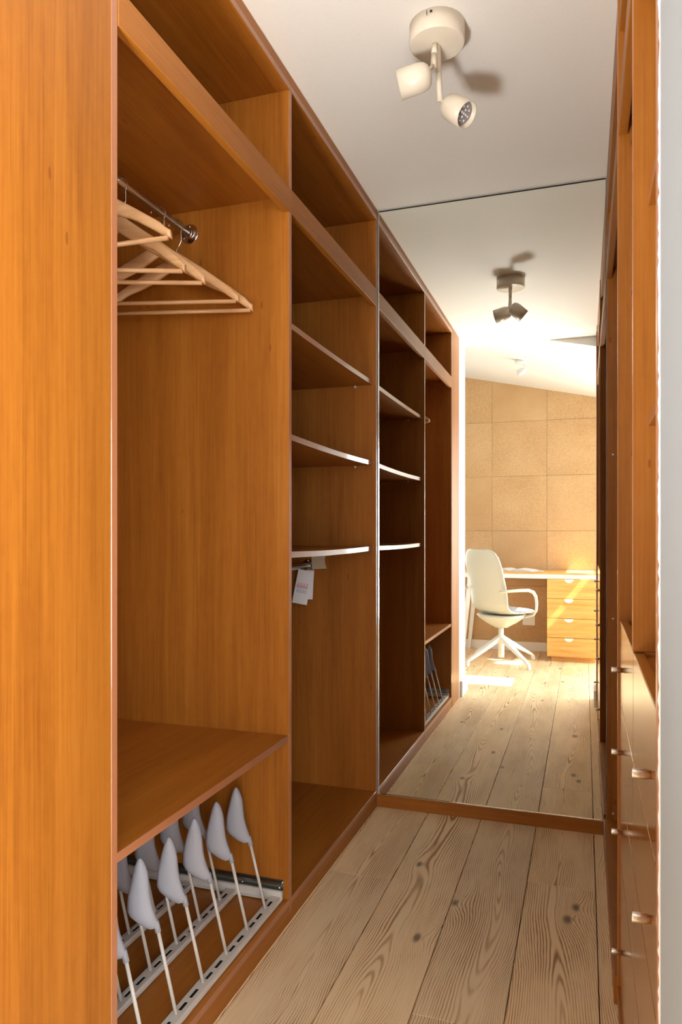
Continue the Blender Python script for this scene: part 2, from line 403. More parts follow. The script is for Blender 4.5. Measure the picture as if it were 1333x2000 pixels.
# sloping study ceiling with two roof windows
def sl_box(bm, xa, xb, ya, yb, off0=0.0, off1=0.10):
    P = lambda x, y, o: (x, y, slope(x) + o)
    lo = [P(xa, ya, off0), P(xb, ya, off0), P(xb, yb, off0), P(xa, yb, off0)]
    prism(bm, lo, (0, 0, off1 - off0))
def up(x0, y0):  # where the sun ray that would reach floor point (x0, y0) crosses the sloping ceiling
    t = (2.348 - 0.2186 * x0) / 1.5186; return x0 + t, y0 + 0.12 * t
SKY = [((-1.60, 0.0), (-0.46, 0.32)), ((-0.88, -0.77), (-0.46, -0.55)), ((-0.565, -0.880), (-0.46, -0.82)), ((-0.725, -1.39), (-0.46, -0.880))]
rects = [(*up(*a), *up(*b)) for a, b in SKY]
gx = sorted({-2.40, 1.80, XRB + 0.04} | {round(r[0], 4) for r in rects} | {round(r[2], 4) for r in rects})
gy = sorted({YC - 0.02, 0.545, 3.22} | {round(r[1], 4) for r in rects} | {round(r[3], 4) for r in rects})
bm = bmesh.new()
for xa, xb in zip(gx, gx[1:]):
    for ya, yb in zip(gy, gy[1:]):
        cx, cy = (xa + xb) / 2, (ya + yb) / 2
        if any(r[0] < cx < r[2] and r[1] < cy < r[3] for r in rects): continue
        if cy > 0.545 and cx < XRB + 0.04: continue
        sl_box(bm, xa, xb, ya, yb, 0.0, 0.03)
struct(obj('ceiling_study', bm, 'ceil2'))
for n_, r in enumerate(rects[:2] + [(rects[3][0], rects[3][1], rects[3][2], rects[2][3])]):
    a, b = r[1], r[3]; SXA, SXB = r[0], r[2]
    bm = bmesh.new()
    for d in ((SXA - 0.05, SXA - .003, a - 0.01, b + 0.01), (SXB + .003, SXB + 0.05, a - 0.01, b + 0.01)):
        sl_box(bm, *d, off0=0.032, off1=0.06)
    fr = struct(obj('window_%d' % (4 + n_), bm, 'gloss_white'))
    bm = bmesh.new(); sl_box(bm, SXA, SXB, a, b, 0.040, 0.044); obj('pane', bm, 'glass', fr)
# baseboards
struct(B('baseboard_back', 'gloss_white', None, -2.33, 1.75, YC + 0.0005, YC + 0.014, 0, 0.083, bev=0.002))
struct(B('baseboard_left', 'gloss_white', None, XL + 0.0005, XL + 0.017, 0.532, 0.770, 0, 0.105, bev=0.002))
struct(B('baseboard_right', 'gloss_white', None, 0.058, 0.074, 0.532, 0.790, 0, 0.105, bev=0.002))

# ------------------------------------------------------------ left wardrobe units
# A: hanging bay
wa = thing('wardrobe', 'open cherry wood hanging bay with closed end panel, nearest on the left', 'wardrobe', (XL - 0.3, (Y1 + Y2) / 2, 0))
PZ = 0.0495  # plinth height
BT = 0.0675  # bottom board top
tag(B('end_panel', 'cherry_v', wa, XL - 0.022, XL, Y0 + 0.003, Y1 - T - 0.001, 0.0, H - 0.003, bev=0.001, edge=['+y', '-y']), 'wide flat cherry panel closing the near end')
B('side_panel', 'cherry_v', wa, XLB, XL - 0.0005, Y1 - T, Y1, PZ, 2.355, bev=0.0012, edge=['+x'])
B('side_panel', 'cherry_v', wa, XLB, XL - 0.0005, Y2, Y2 + T / 2, PZ - 0.02, 2.355, bev=0.0008, edge=['+x'])
B('back_panel', 'cherry_v', wa, XLB - 0.0, XLB + 0.006, Y1, Y2, BT, 2.355, bev=0)
B('bottom_panel', 'cherry_h', wa, XLB + 0.006, XL - 0.0008, Y1, Y2, BT - T, BT, edge=['+x'])
B('plinth', 'cherry_h', wa, XL - 0.02, XL - 0.002, Y1 - T, Y2 + T / 2, 0.0, PZ - 0.0005)
B('top_panel', 'cherry_h', wa, XLB, XL, Y1 - T, Y2 + T / 2, 2.3555, 2.3735, edge=['+x'])
B('top_filler', 'cherry_h', wa, XL - 0.018, XL, Y1 - T, Y2 + T / 2, 2.3738, H - 0.001)
tag(B('shelf', 'cherry_h', wa, XLB + 0.006, XL - 0.003, Y1, Y2, 0.513, 0.531, edge=['+x']), 'deep low shelf above the shoe rack')
tag(B('shelf', 'cherry_h', wa, XLB + 0.006, XL - 0.019, Y1, Y2, 2.054, 2.072), 'high shelf behind the front rail')
B('front_rail', 'cherry_h', wa, XL - 0.018, XL + 0.0012, Y1 + 0.0005, Y2 + T / 2, 2.010, 2.078, bev=0.001)
def rod(parent, x, z, ya, yb, name='clothes_rail'):
    bm = bmesh.new(); tube(bm, [(x, ya, z), (x, yb, z)], 0.0105, 18)
    r_ = obj(name, bm, 'steel', parent); tag(r_, 'polished steel hanging rail')
    for y, s in ((ya, 1), (yb, -1)):
        bm = bmesh.new(); lathe(bm, [(0.0, 0.0), (0.029, 0.0), (0.029, 0.003), (0.026, 0.0045), (0.0165, 0.0055), (0.0145, 0.008), (0.0145, 0.014), (0.0110, 0.014)], (x, y, z), (0, s, 0), 28)
        f = obj('flange', bm, 'chrome', r_)
        for a in (90, 210, 330):
            bm = bmesh.new()
            c = Vector((x + 0.0218 * math.cos(R(a)), y + s * 0.004, z + 0.0218 * math.sin(R(a))))
            lathe(bm, [(0.0032, 0), (0.0032, 0.0018), (0.0, 0.0022)], c, (0, s, 0), 10)
            tag(obj('screw', bm, 'steel', r_), 'small steel screw')
    return r_
rod(wa, -1.107, 1.987, Y1 + 0.0005, Y2 - 0.0005)

# B: shelf bay
YB0 = Y2 + T / 2 + 0.0003
wbay = thing('wardrobe', 'open cherry wood bay with three sagging shelves, next to the mirror', 'wardrobe', (XL - 0.3, (YB0 + D) / 2, 0))
B('side_panel', 'cherry_v', wbay, XLB, XL - 0.0005, YB0, YB0 + T / 2, PZ - 0.02, 2.355, bev=0.0008, edge=['+x'])
YS1 = D - 0.020
B('side_panel', 'cherry_v', wbay, XLB, XL - 0.0005, YS1, YS1 + 0.0185, PZ, 2.355, bev=0.001, edge=['+x'])
B('back_panel', 'cherry_v', wbay, XLB, XLB + 0.006, YB0 + T / 2, YS1, BT, 2.355, bev=0)
B('bottom_panel', 'cherry_h', wbay, XLB + 0.006, XL - 0.0008, YB0 + T / 2, YS1, BT - T, BT, edge=['+x'])
B('plinth', 'cherry_h', wbay, XL - 0.02, XL - 0.002, YB0, D - 0.004, 0.0, PZ - 0.0005)
B('top_panel', 'cherry_h', wbay, XLB, XL, YB0, D - 0.002, 2.3555, 2.3735, edge=['+x'])
B('top_filler', 'cherry_h', wbay, XL - 0.018, XL, YB0, D - 0.002, 2.3738, H - 0.001)
tag(B('shelf', 'cherry_h', wbay, XLB + 0.006, XL - 0.019, YB0 + T / 2, YS1, 2.054, 2.072), 'high shelf behind the front rail')
B('front_rail', 'cherry_h', wbay, XL - 0.018, XL + 0.0012, YB0, YS1 - 0.0005, 2.010, 2.078, bev=0.001)
def sag_shelf(parent, x0, x1, ya, yb, zt, th, sag, label, flip=False):
    bm = bmesh.new(); n = 24; rows = []
    for i in range(n + 1):
        t = i / n; y = ya + (yb - ya) * t; dz = -sag * 4 * t * (1 - t)
        rows.append([bm.verts.new((x, y, zt + dz + dd)) for x, dd in ((x0, 0), (x1, 0), (x1, -th), (x0, -th))])
    for a, b in zip(rows, rows[1:]):
        for k in range(4):
            f = bm.faces.new((a[k], a[(k + 1) % 4], b[(k + 1) % 4], b[k]))
            if (k == 1 and not flip) or (k == 3 and flip): f.material_index = 1
    bm.faces.new(rows[0]); bm.faces.new(rows[-1])
    return tag(obj('shelf', bm, ['cherry_h', 'edge'], parent), label)
def pin(parent, x, y, z, s):
    bm = bmesh.new(); lathe(bm, [(0, 0), (0.0045, 0), (0.0045, 0.010), (0.003, 0.012), (0, 0.012)], (x, y, z), (0, s, 0), 10)
    obj('shelf_pin', bm, 'gloss_white', parent)
for zt, sg, lb in ((1.7130, 0.0035, 'upper'), (1.3905, 0.0055, 'middle'), (1.0490, 0.0040, 'lowest')):
    sag_shelf(wbay, XLB + 0.006, -0.806, YB0 + T / 2 + 0.0005, YS1 - 0.0005, zt, 0.0175, sg, lb + ' shelf, sagging a little in the middle')
    for xx in (-0.875, -1.30): pin(wbay, xx, YS1 - 0.0002, zt - 0.0175 - 0.005, -1); pin(wbay, xx, YB0 + T / 2 + 0.0002, zt - 0.0175 - 0.005, 1)
rod(wbay, -1.080, 0.966, YB0 + T / 2 + 0.0005, YS1 - 0.0005)

# ------------------------------------------------------------ right side units (lean very slightly, as the plinth stands proud)
PXR = 0.066
wc = thing('wardrobe', 'open cherry wood bay on the right beside the mirror', 'wardrobe', (XR + 0.3, 2.3, 0))
YD1, YD2 = 1.785, 1.305
B('side_panel', 'cherry_v', wc, XR, XRB, D - 0.020, D - 0.0015, PZ, 2.355, bev=0.001, edge=['-x'])
B('side_panel', 'cherry_v', wc, XR - 0.004, XRB, YD1, YD1 + T, PZ, 2.355, bev=0.001, edge=['-x'])
B('back_panel', 'cherry_v', wc, XRB - 0.006, XRB, YD1 + T, D - 0.02, BT, 2.355, bev=0)
B('bottom_panel', 'cherry_h', wc, PXR + 0.001, XRB - 0.006, YD1 + T, D - 0.02, BT - T, BT, edge=['-x'])
B('plinth', 'cherry_h', wc, PXR, PXR + 0.018, YD1 + T, D - 0.003, 0, PZ - 0.0005)
for nm, par, ya, yb in (('w', wc, YD1 + T, D - 0.0205),):
    pass
def right_top(par, ya, yb, ya2, yb2):
    B('top_panel', 'cherry_h', par, XR, XRB, ya, yb, 2.3555, 2.3735)
    B('top_filler', 'cherry_h', par, XR, XR + 0.018, ya, yb, 2.3738, H - 0.001)
    B('fascia_board', 'cherry_h', par, XR, XR + 0.018, ya2, yb2, 2.262, 2.3550, bev=0.001)
    B('front_rail', 'cherry_h', par, XR - 0.0015, XR + 0.018, ya2, yb2, 2.022, 2.090, bev=0.001)
    tag(B('shelf', 'cherry_h', par, XR + 0.019, XRB - 0.006, ya2, yb2, 2.060, 2.078), 'high shelf behind the front rail')
right_top(wc, YD1, D - 0.0015, YD1 + T + 0.0005, D - 0.0205)
rod(wc, 0.40, 1.96, YD1 + T + 0.0005, D - 0.0205)
for z in (1.235, 0.905 + 0.0, 0.09, 1.75):
    pass
for px_x, z in ((0.0985, 1.385), (0.0985, 0.7925), (0.0985, 0.089)):
    bm = bmesh.new(); lathe(bm, [(0, 0), (0.004, 0), (0.004, 0.0012), (0, 0.002)], (px_x, D - 0.0201, z), (0, -1, 0), 12)
    tag(obj('screw_cap', bm, 'gloss_white', wc), 'small pale screw cap')

def handle(parent, y, z, xf):
    bm = bmesh.new()
    lathe(bm, [(0.0, 0.0), (0.0052, 0.0), (0.0052, 0.004), (0.0062, 0.0045), (0.0062, 0.0215), (0.0056, 0.0225), (0.0, 0.0225)], (xf, y, z), (-1, 0, 0), 20)
    return tag(obj('handle', bm, 'steel', parent), 'short round steel knob handle')
def drawer_unit(label, ya, yb, yh, shelf_lab):
    t = thing('drawer_unit', label, 'drawers', (XR + 0.3, (ya + yb) / 2, 0))
    if ya > 1.0:
        B('side_panel', 'cherry_v', t, XR, XRB, ya, ya + T, 0.9045, 2.355, bev=0.001, edge=['-x'])
        B('lower_side_panel', 'cherry_v', t, XR + 0.0195, XRB, ya, ya + T, 0.0, 0.904, bev=0.001)
    else: B('side_panel', 'cherry_v', t, XR - 0.0055, XRB, ya, ya + T, 0.0, 2.355, bev=0.001, edge=['-x'])
    B('back_panel', 'cherry_v', t, XRB - 0.006, XRB, ya + T, yb, 0.05, 2.355, bev=0)
    B('counter_panel', 'cherry_h', t, XR + 0.019, XRB - 0.006, ya + T, yb - 0.0005, 0.878, 0.896, edge=['-x'])
    B('plinth', 'cherry_h', t, XR - 0.004, XR + 0.014, ya + T, yb - 0.0005, 0, 0.056)
    right_top(t, ya, yb - 0.0005, ya + T + 0.0005, yb - 0.0008)
    for z0, z1, zh in ((0.722, 0.903, 0.8064), (0.5455, 0.7185, 0.6280), (0.370, 0.542, 0.4550), (0.060, 0.3665, 0.1950)):
        bm = bmesh.new(); box(bm, XR + 0.0005, XR + 0.0185, ya + (0.0012 if ya > 1.0 else T + 0.0015), yb - 0.0012, z0, z1, bev=0.0016, seg=2)
        d = obj('drawer', bm, 'front', t)
        handle(d, yh, zh, XR + 0.0004)
    for zt in (1.668, 1.300):
        s = B('shelf', 'cherry_h', t, 0.1015, XRB - 0.006, ya + T + 0.0005, yb - 0.0008, zt - 0.0175, zt, edge=['-x'])
        for xx in (0.14, 0.55): pin(t, xx, yb - 0.0009, zt - 0.0228, -1)
    return t
drawer_unit('four-drawer cherry unit with open shelves above, between hanging bay and nearer drawers', YD2, YD1, 1.672, '')
drawer_unit('four-drawer cherry unit nearest the white doorway edge on the right', 0.815, YD2, 0.963, '')

# ------------------------------------------------------------ mirror
mr = thing('wall_mirror', 'tall frameless floor-to-ceiling mirror filling the end wall', 'mirror', (-0.355, D, 0))
B('mirror_glass', 'mirror', mr, XL + 0.003, XR - 0.003, D, D + 0.006, 0.052, 2.3915, bev=0)
B('edge_strip', 'chrome', mr, XL + 0.0022, XL + 0.0050, D - 0.0035, D - 0.0005, 0.052, 2.3915, bev=0)
tag(B('edge_strip', 'chrome', mr, XL + 0.0055, XR - 0.004, D - 0.003, D - 0.0005, 0.0500, 0.0535, bev=0.0004), 'thin bright strip under the glass')
B('painted_gap_shade', 'dark', mr, XL + 0.003, XR - 0.003, D + 0.0065, D + 0.0115, 0.05, 2.3995, bev=0)  # near-black sheet painting in the shade of the gap above the glass
B('base_board', 'cherry_x', mr, XL - 0.0015, PXR - 0.0005, D - 0.0030, D + 0.011, 0.0002, 0.0494, bev=0.0006)

# ------------------------------------------------------------ ceiling spotlight
def spot_head(parent, pivot, centre, direction, rad, length, name='spot_head'):
    d = Vector(direction).normalized(); c = Vector(centre); back = c - d * length / 2
    bm = bmesh.new()
    lathe(bm, [(0.0, 0.0), (rad * 0.36, length * 0.015), (rad * 0.66, length * 0.06), (rad * 0.86, length * 0.15), (rad * 0.96, length * 0.28), (rad, length * 0.42), (rad, length), (rad * 0.95, length), (rad * 0.93, length * 0.86), (rad * 0.86, length * 0.84)], back, d, 36)
    hd = obj(name, bm, 'cream', parent)
    bm = bmesh.new(); lathe(bm, [(rad * 0.86, length * 0.83), (rad * 0.80, length * 0.875), (rad * 0.74, length * 0.86), (0, length * 0.86)], back, d, 32)
    tag(obj('bulb_face', bm, 'lens', hd), 'grey lens with small led dots')
    u, w = frame_of(d); bm = bmesh.new()
    for rr_, n in ((0, 1), (rad * 0.26, 4), (rad * 0.55, 8)):
        for k in range(n):
            a = 2 * math.pi * k / n
            lathe(bm, [(0.0032, 0), (0.0026, 0.0012), (0, 0.0016)], back + d * length * 0.8605 + (u * math.cos(a) + w * math.sin(a)) * rr_, d, 8)
    o = obj('led_dots', bm, 'led', hd); o['kind'] = 'stuff'
    return hd
LX, LY = -0.3571, 1.8252
lamp = thing('ceiling_spotlight', 'cream two-headed ceiling spotlight on a round base above the wardrobe aisle', 'lamp', (LX, LY, H))
bm = bmesh.new(); lathe(bm, [(0, 0), (0.0705, 0.0), (0.0705, 0.045), (0.0690, 0.0478), (0.067, 0.0485), (0, 0.0485)], (LX, LY, H - 0.0006), (0, 0, -1), 56)
base = obj('base', bm, 'cream', lamp)
bm = bmesh.new(); box(bm, LX - 0.0125, LX - 0.0110, LY - 0.0708, LY - 0.0695, H - 0.017, H - 0.006); box(bm, LX - 0.0040, LX + 0.002, LY - 0.0712, LY - 0.0700, H - 0.013, H - 0.007)
obj('slot', bm, 'dark', base)
def stem(p, q, r_=0.0074):
    p, q = Vector(p), Vector(q); bm = bmesh.new(); d = q - p
    tube(bm, [p, p + d * 0.48], r_, 14); tube(bm, [p + d * 0.495, q], r_, 14); tube(bm, [p + d * 0.47, p + d * 0.51], r_ * 0.85, 10)
    return obj('stem', bm, 'cream', lamp)
stem((LX - 0.004, LY - 0.006, H - 0.0475), (-0.3605, 1.795, 2.2780))
stem((LX + 0.001, LY + 0.004, H - 0.0475), (-0.3580, 1.868, 2.2300))
h1 = spot_head(lamp, None, (-0.402, 1.772, 2.240), (-0.93, -0.10, -0.20), 0.0345, 0.084)
h2 = spot_head(lamp, None, (-0.319, 1.888, 2.214), (0.70, -0.26, -0.60), 0.0335, 0.084)
for a, b, par in (((-0.3605, 1.795, 2.282), (-0.385, 1.780, 2.246), h1), ((-0.3580, 1.868, 2.236), (-0.340, 1.880, 2.228), h2)):
    bm = bmesh.new(); tube(bm, [a, b], 0.0045, 10); obj('joint', bm, 'cream', par)

# ------------------------------------------------------------ hangers
def make_hanger(name='coat_hanger'):
    t = bpy.data.objects.new(name, None); C.objects.link(t)
    # hanger plane: local x across, z up, rail centre at z = 0
    zn = -0.086; HW = 0.224
    bm = bmesh.new(); n = 20; rows = []
    for i in range(-n, n + 1):
        u = i / n; a = abs(u); x = HW * u
        top = zn - 0.020 * a - 0.125 * a ** 1.25
        th = 0.034 + 0.012 * math.sin(min(a * 1.6, 1) * math.pi) - 0.008 * a
        if a > 0.93: th *= 0.75; top -= 0.004
        dpt = 0.0065; bow = 0.012 * (1 - a * a)
        rows.append([bm.verts.new((x, y, z)) for y, z in ((bow - dpt, top - 0.004), (bow - dpt * 0.4, top), (bow + dpt * 0.4, top), (bow + dpt, top - 0.004), (bow + dpt, top - th + 0.004), (bow + dpt * 0.4, top - th), (bow - dpt * 0.4, top - th), (bow - dpt, top - th + 0.004))])
    for a_, b_ in zip(rows, rows[1:]):
        for k in range(8):
            f = bm.faces.new((a_[k], a_[(k + 1) % 8], b_[(k + 1) % 8], b_[k])); f.smooth = True
    bm.faces.new(rows[0]); bm.faces.new(rows[-1])
    o = obj('shoulder_bar', bm, 'hanger', None); o.parent = t
    bm = bmesh.new(); zb = zn - 0.145 - 0.019; tube(bm, [(-HW * 0.965, 0.001, zb), (HW * 0.965, 0.001, zb)], 0.0055, 10)
    o = obj('trouser_bar', bm, 'hanger', None); o.parent = t
    pts = [(0, 0.012, zn - 0.01), (0, 0.010, zn + 0.004), (0.001, 0.006, zn + 0.016), (0.010, 0.003, zn + 0.028), (0.0165, 0.001, zn + 0.040)]
    rr_ = 0.0205; cz = -0.0052
    for k in range(0, 15): 
        a = R(-42 + k * 15.7); pts.append((rr_ * math.cos(a), 0, cz + rr_ * math.sin(a)))
    pts[-1] = (pts[-1][0] , 0, pts[-1][2] - 0.002)
    bm = bmesh.new(); tube(bm, pts, 0.0017, 8); o = obj('hook', bm, 'chrome', None); o.parent = t
    return t
RX, RZ = -1.107, 1.987
hg = make_hanger()
def place(t, y, yaw, roll, lab):
    t.location = (RX, y, RZ + 0.0105 - 0.0135); t.rotation_euler = (R(roll * 0), R(roll), R(yaw))
    tag(t, lab, 'hanger', 'wooden hangers on the upper rail')
spots = [(1.800, 14, 0, 'wooden coat hanger nearest the chrome rail flange, its tip reaching furthest right'),
         (1.711, 15, 0, 'wooden coat hanger, second from the chrome rail flange'),
         (1.538, 16, 1.5, 'wooden coat hanger in the middle of the row of five'),
         (1.450, 15, 2.0, 'wooden coat hanger, fourth from the chrome rail flange, hook behind the end panel'),
         (1.328, 15, -6, 'wooden coat hanger nearest the end panel, hanging tilted with its tip highest')]
for i, (y, yaw, roll, lab) in enumerate(spots):
    if i == 0: t = hg
    else:
        t = hg.copy(); C.objects.link(t)
        for ch in hg.children:
            c = ch.copy(); C.objects.link(c); c.parent = t
    place(t, y, yaw, roll, lab)

# ------------------------------------------------------------ paper tags on the lower rail
def card(name, centre, w, h, lean, m, label, yaw=25):
    bm = bmesh.new(); n = 6; th = 0.0006
    rows = []
    for i in range(n + 1):
        t = i / n; z = -h * t; b = 0.004 * math.sin(t * 3)
        rows.append([bm.verts.new((-w / 2, b, z)), bm.verts.new((w / 2, b, z)), bm.verts.new((w / 2, b + th, z)), bm.verts.new((-w / 2, b + th, z))])
    for a, b_ in zip(rows, rows[1:]):
        for k in range(4): bm.faces.new((a[k], a[(k + 1) % 4], b_[(k + 1) % 4], b_[k]))
    bm.faces.new(rows[0]); bm.faces.new(rows[-1])
    o = obj(name, bm, m); o.location = centre; o.rotation_euler = (0, R(lean), R(yaw))
    tag(o, label, 'tag'); return o
tg = card('paper_tag', (-1.057, 2.690, 0.9515), 0.060, 0.136, 11, 'paper', 'white swing tag with red lettering hanging from the lower rail')
def stroke(bm, pts, y, w=0.0012):
    for (x0, z0), (x1, z1) in zip(pts, pts[1:]):
        d = Vector((x1 - x0, 0, z1 - z0)); nrm = Vector((-d.z, 0, d.x)).normalized() * w
        a, b = Vector((x0, y, z0)), Vector((x1, y, z1)); prism(bm, [a - nrm, b - nrm, b + nrm, a + nrm], (0, -0.0003, 0))
bm = bmesh.new()
for k in range(4):
    x = -0.022 + k * 0.0115
    stroke(bm, [(x + 0.006, -0.063), (x, -0.061), (x - 0.001, -0.071), (x + 0.005, -0.073), (x + 0.0065, -0.064)], -0.0004)
    stroke(bm, [(x + 0.002, -0.052), (x + 0.005, -0.059)], -0.0004)
q = obj('red_print', bm, 'red_ink', None); q.parent = tg
bm = bmesh.new()
for k in range(3): stroke(bm, [(-0.023, -0.080 - k * 0.005), (0.019, -0.081 - k * 0.005)], 0.0001, 0.0009)
q = obj('small_print', bm, 'blue_ink', None); q.parent = tg
tg2 = card('paper_tag', (-1.048, 2.712, 0.9520), 0.034, 0.118, 3, 'paper', 'narrow pale tag hanging just behind the white swing tag')
tg3 = card('paper_tag', (-1.030, 2.764, 1.0240), 0.060, 0.070, -3, 'kraft', 'brownish card label tucked behind the lower rail end')
for t_ in (tg2, tg, tg3):
    bm = bmesh.new(); c = t_.location
    pts = [(-0.0, 0.0004, -0.006)] + [(0.013 * math.sin(R(a)), 0.0, 0.0135 + 0.0145 * -math.cos(R(a)) ) for a in range(20, 341, 20)] + [(0.0, 0.0004, -0.006)]
    if t_ is tg3: bm.free(); continue
    tube(bm, pts, 0.0005, 5); q = obj('string', bm, 'paper', None); q.parent = t_; q.rotation_euler = (0, -t_.rotation_euler[1], 0)

# ------------------------------------------------------------ pull-out shoe rack
rk = thing('shoe_rack', 'pull-out white metal shoe rack with frosted plastic shoe forms, under the low shelf', 'shoe rack', (-1.0, 1.48, BT))
RZ0, RZ1 = BT + 0.003, BT + 0.015
RYA, RYB = Y1 + 0.020, Y2 - 0.022
ROW_Y = [1.790, 1.679, 1.566, 1.452, 1.338, 1.224]
ROW_X = [-0.821, -0.959, -1.097]
def slotted_rail(x):
    w = 0.0135; bm = bmesh.new()
    holes = []
    for y in ROW_Y:
        holes += [(y - 0.058, y - 0.024), (y + 0.012, y + 0.042)]
    holes = sorted([h for h in holes if h[0] > RYA + 0.01 and h[1] < RYB - 0.005])
    y = RYA; sw = 0.0042
    def strip(ya, yb, xa, xb): box(bm, xa, xb, ya, yb, RZ1 - 0.002, RZ1)
    for a, b in holes:
        strip(y, a, x - w, x + w); strip(a, b, x - w, x - sw); strip(a, b, x + sw, x + w); y = b
    strip(y, RYB, x - w, x + w)
    box(bm, x + w - 0.0015, x + w, RYA, RYB, RZ0, RZ1 - 0.002); box(bm, x - w, x - w + 0.0015, RYA, RYB, RZ0, RZ1 - 0.002)
    box(bm, x + w, x + w + 0.0035, RYA, RYB, RZ0, RZ0 + 0.0035)
    r_ = obj('rail', bm, 'rack_metal', rk)
    bm = bmesh.new(); box(bm, x - w + 0.002, x + w - 0.002, RYA + 0.001, RYB - 0.001, RZ0 + 0.001, RZ0 + 0.004); tag(obj('slot_shade_strip', bm, 'dark', r_), 'dark strip coloured as the shade behind the slots')  # near-black strip paints the shade inside the rail
    return r_
for x in ROW_X: slotted_rail(x)
for ya, yb, s in ((RYB + 0.0002, RYB + 0.010, 1), (RYA - 0.010, RYA - 0.0002, -1)):
    bm = bmesh.new(); box(bm, -1.33, -0.803, ya, yb, RZ0, RZ0 + 0.026, bev=0.0015); box(bm, -1.33, -0.805, ya - (0.005 if s > 0 else 0), yb + (0 if s > 0 else 0.005), RZ0 + 0.001, RZ0 + 0.005)
    obj('end_bar', bm, 'rack_metal', rk)
    y2 = yb + 0.0003 if s > 0 else ya - 0.0115
    bm = bmesh.new(); box(bm, -1.34, -0.806, y2 + (0.008 if s > 0 else 0), y2 + (0.0112 if s > 0 else 0.003), RZ0 + 0.002, RZ0 + 0.050, bev=0.0008)
    for k, zz in ((0, RZ0 + 0.008), (1, RZ0 + 0.042)): box(bm, -1.34, -0.808, y2, y2 + 0.011, zz - 0.003, zz + 0.003, bev=0.001)
    sl = obj('slide', bm, 'zinc', rk)
    bm = bmesh.new()
    for xx in (-0.815, -0.84, -0.93, -0.95, -1.1): lathe(bm, [(0.0035, 0), (0.003, 0.002), (0, 0.0025)], (xx, y2 + (0.0005 if s > 0 else 0.0105), RZ0 + (0.018 if xx in (-0.84, -0.95) else 0.032)), (0, -s, 0), 10)
    obj('rivet', bm, 'chrome', sl)['kind'] = 'stuff'
tag(rk, rk['label'], 'shoe rack')
# one stem with its form, then copies
def form_mesh():
    K = 0.000520; V = 0.000437
    rows_px = [(484, 884, 892), (480, 868, 910), (472, 852, 919), (460, 836, 921), (445, 818, 919), (425, 798, 913), (400, 786, 905), (370, 786, 896), (330, 789, 888), (290, 796, 884), (250, 804, 881), (210, 813, 876), (180, 820, 868), (158, 827, 859), (146, 832, 852), (139, 838, 846)]
    bm = bmesh.new(); rings = []; n = 14
    for py, xa, xb in rows_px:
        ua, ub = (xa - 915) * K, (xb - 915) * K; v = (470 - py) * V; c = (ua + ub) / 2; w = (ub - ua) / 2
        t = min(1, (484 - py) / 60); tt = min(1, (py - 137) / 60)
        thick = 0.0100 * math.sqrt(max(0.05, t)) * math.sqrt(max(0.08, tt)) + 0.001
        ring = []
        for k in range(n):
            a = 2 * math.pi * k / n
            yy = -math.sin(a) * thick * (1.35 if math.sin(a) > 0 else 0.35)
            ring.append(bm.verts.new((c + w * math.cos(a), yy, v)))
        rings.append(ring)
    for a, b in zip(rings, rings[1:]):
        for k in range(n):
            f = bm.faces.new((a[k], a[(k + 1) % n], b[(k + 1) % n], b[k])); f.smooth = True
    bm.faces.new(rings[0]); bm.faces.new(rings[-1])
    return bm
s_bm = bmesh.new()
tube(s_bm, [(0, 0, -0.004), (-0.0477, 0, 0.1785)], 0.0040, 12)
st0 = obj('stem', s_bm, 'rack_metal', None); st0.parent = rk
f0 = obj('shoe_form', form_mesh(), 'form', None); f0.parent = st0; f0.location = (-0.0475, 0, 0.1775); f0.rotation_euler = (0, 0, R(12))
bm = bmesh.new(); tube(bm, [(-0.0445, 0.0, 0.166), (-0.0505, 0, 0.189)], [0.0066, 0.0058], 12)
c0 = obj('socket', bm, 'form', None)
c0.parent = st0
bm = bmesh.new(); bm2 = None
box(bm, -0.020, -0.004, -0.0132, -0.0125, 0.022, 0.0232); ridge = bm
base_loc = Vector((-1.0, 1.48, BT))
first = True
for xi, x in enumerate(ROW_X):
    for y in ROW_Y:
        if first: s_ = st0; first = False
        else:
            s_ = st0.copy(); C.objects.link(s_); s_.parent = rk
            for ch in (f0, c0):
                c = ch.copy(); C.objects.link(c); c.parent = s_
        s_.location = Vector((x, y, RZ1)) - base_loc
bm.free()
tag(f0, 'frosted grey plastic shoe form')

# ------------------------------------------------------------ study furniture seen in the mirror
YF = -0.807
dk = thing('desk', 'long wooden desk top on a white metal frame against the cork wall', 'desk', (-0.5, -1.06, 0))
B('desk_top', 'pine', dk, -1.75, 0.50, YC + 0.016, YF, 0.744, 0.757, bev=0.0015)
bm = bmesh.new()
box(bm, -1.74, 0.49, YF - 0.030, YF - 0.004, 0.7055, 0.7437, bev=0.001); box(bm, -1.74, 0.49, YC + 0.018, YC + 0.040, 0.7055, 0.7437, bev=0.001)
for xx in (-1.74, 0.465): box(bm, xx, xx + 0.025, YC + 0.040, YF - 0.030, 0.7055, 0.7437)
tag(obj('frame', bm, 'white_metal', dk), 'white metal frame')
for x0, x1 in ((-0.965, -1.035), (-1.60, -1.53), (0.44, 0.45)):
    for yy in (YC + 0.06, YF - 0.06):
        bm = bmesh.new(); prism(bm, [(x0 - 0.022, yy - 0.012, 0.7053), (x0 + 0.022, yy - 0.012, 0.7053), (x1 + 0.015, yy - 0.012, 0.0), (x1 - 0.015, yy - 0.012, 0.0)], (0, 0.024, 0))
        tag(obj('leg', bm, 'white_metal', dk), 'slanting white leg')
cb = thing('drawer_cabinet', 'pine cabinet of four drawers with white half-round pulls under the desk', 'drawers', (-0.10, -1.05, 0))
CX0, CX1 = -0.302, 0.102
B('carcass', 'pine', cb, CX0, CX1, YC + 0.045, YF - 0.015, 0.0435, 0.703, bev=0.001)
B('plinth', 'pine', cb, CX0 + 0.035, CX1 - 0.01, YC + 0.03, YF - 0.04, 0.0, 0.0432)
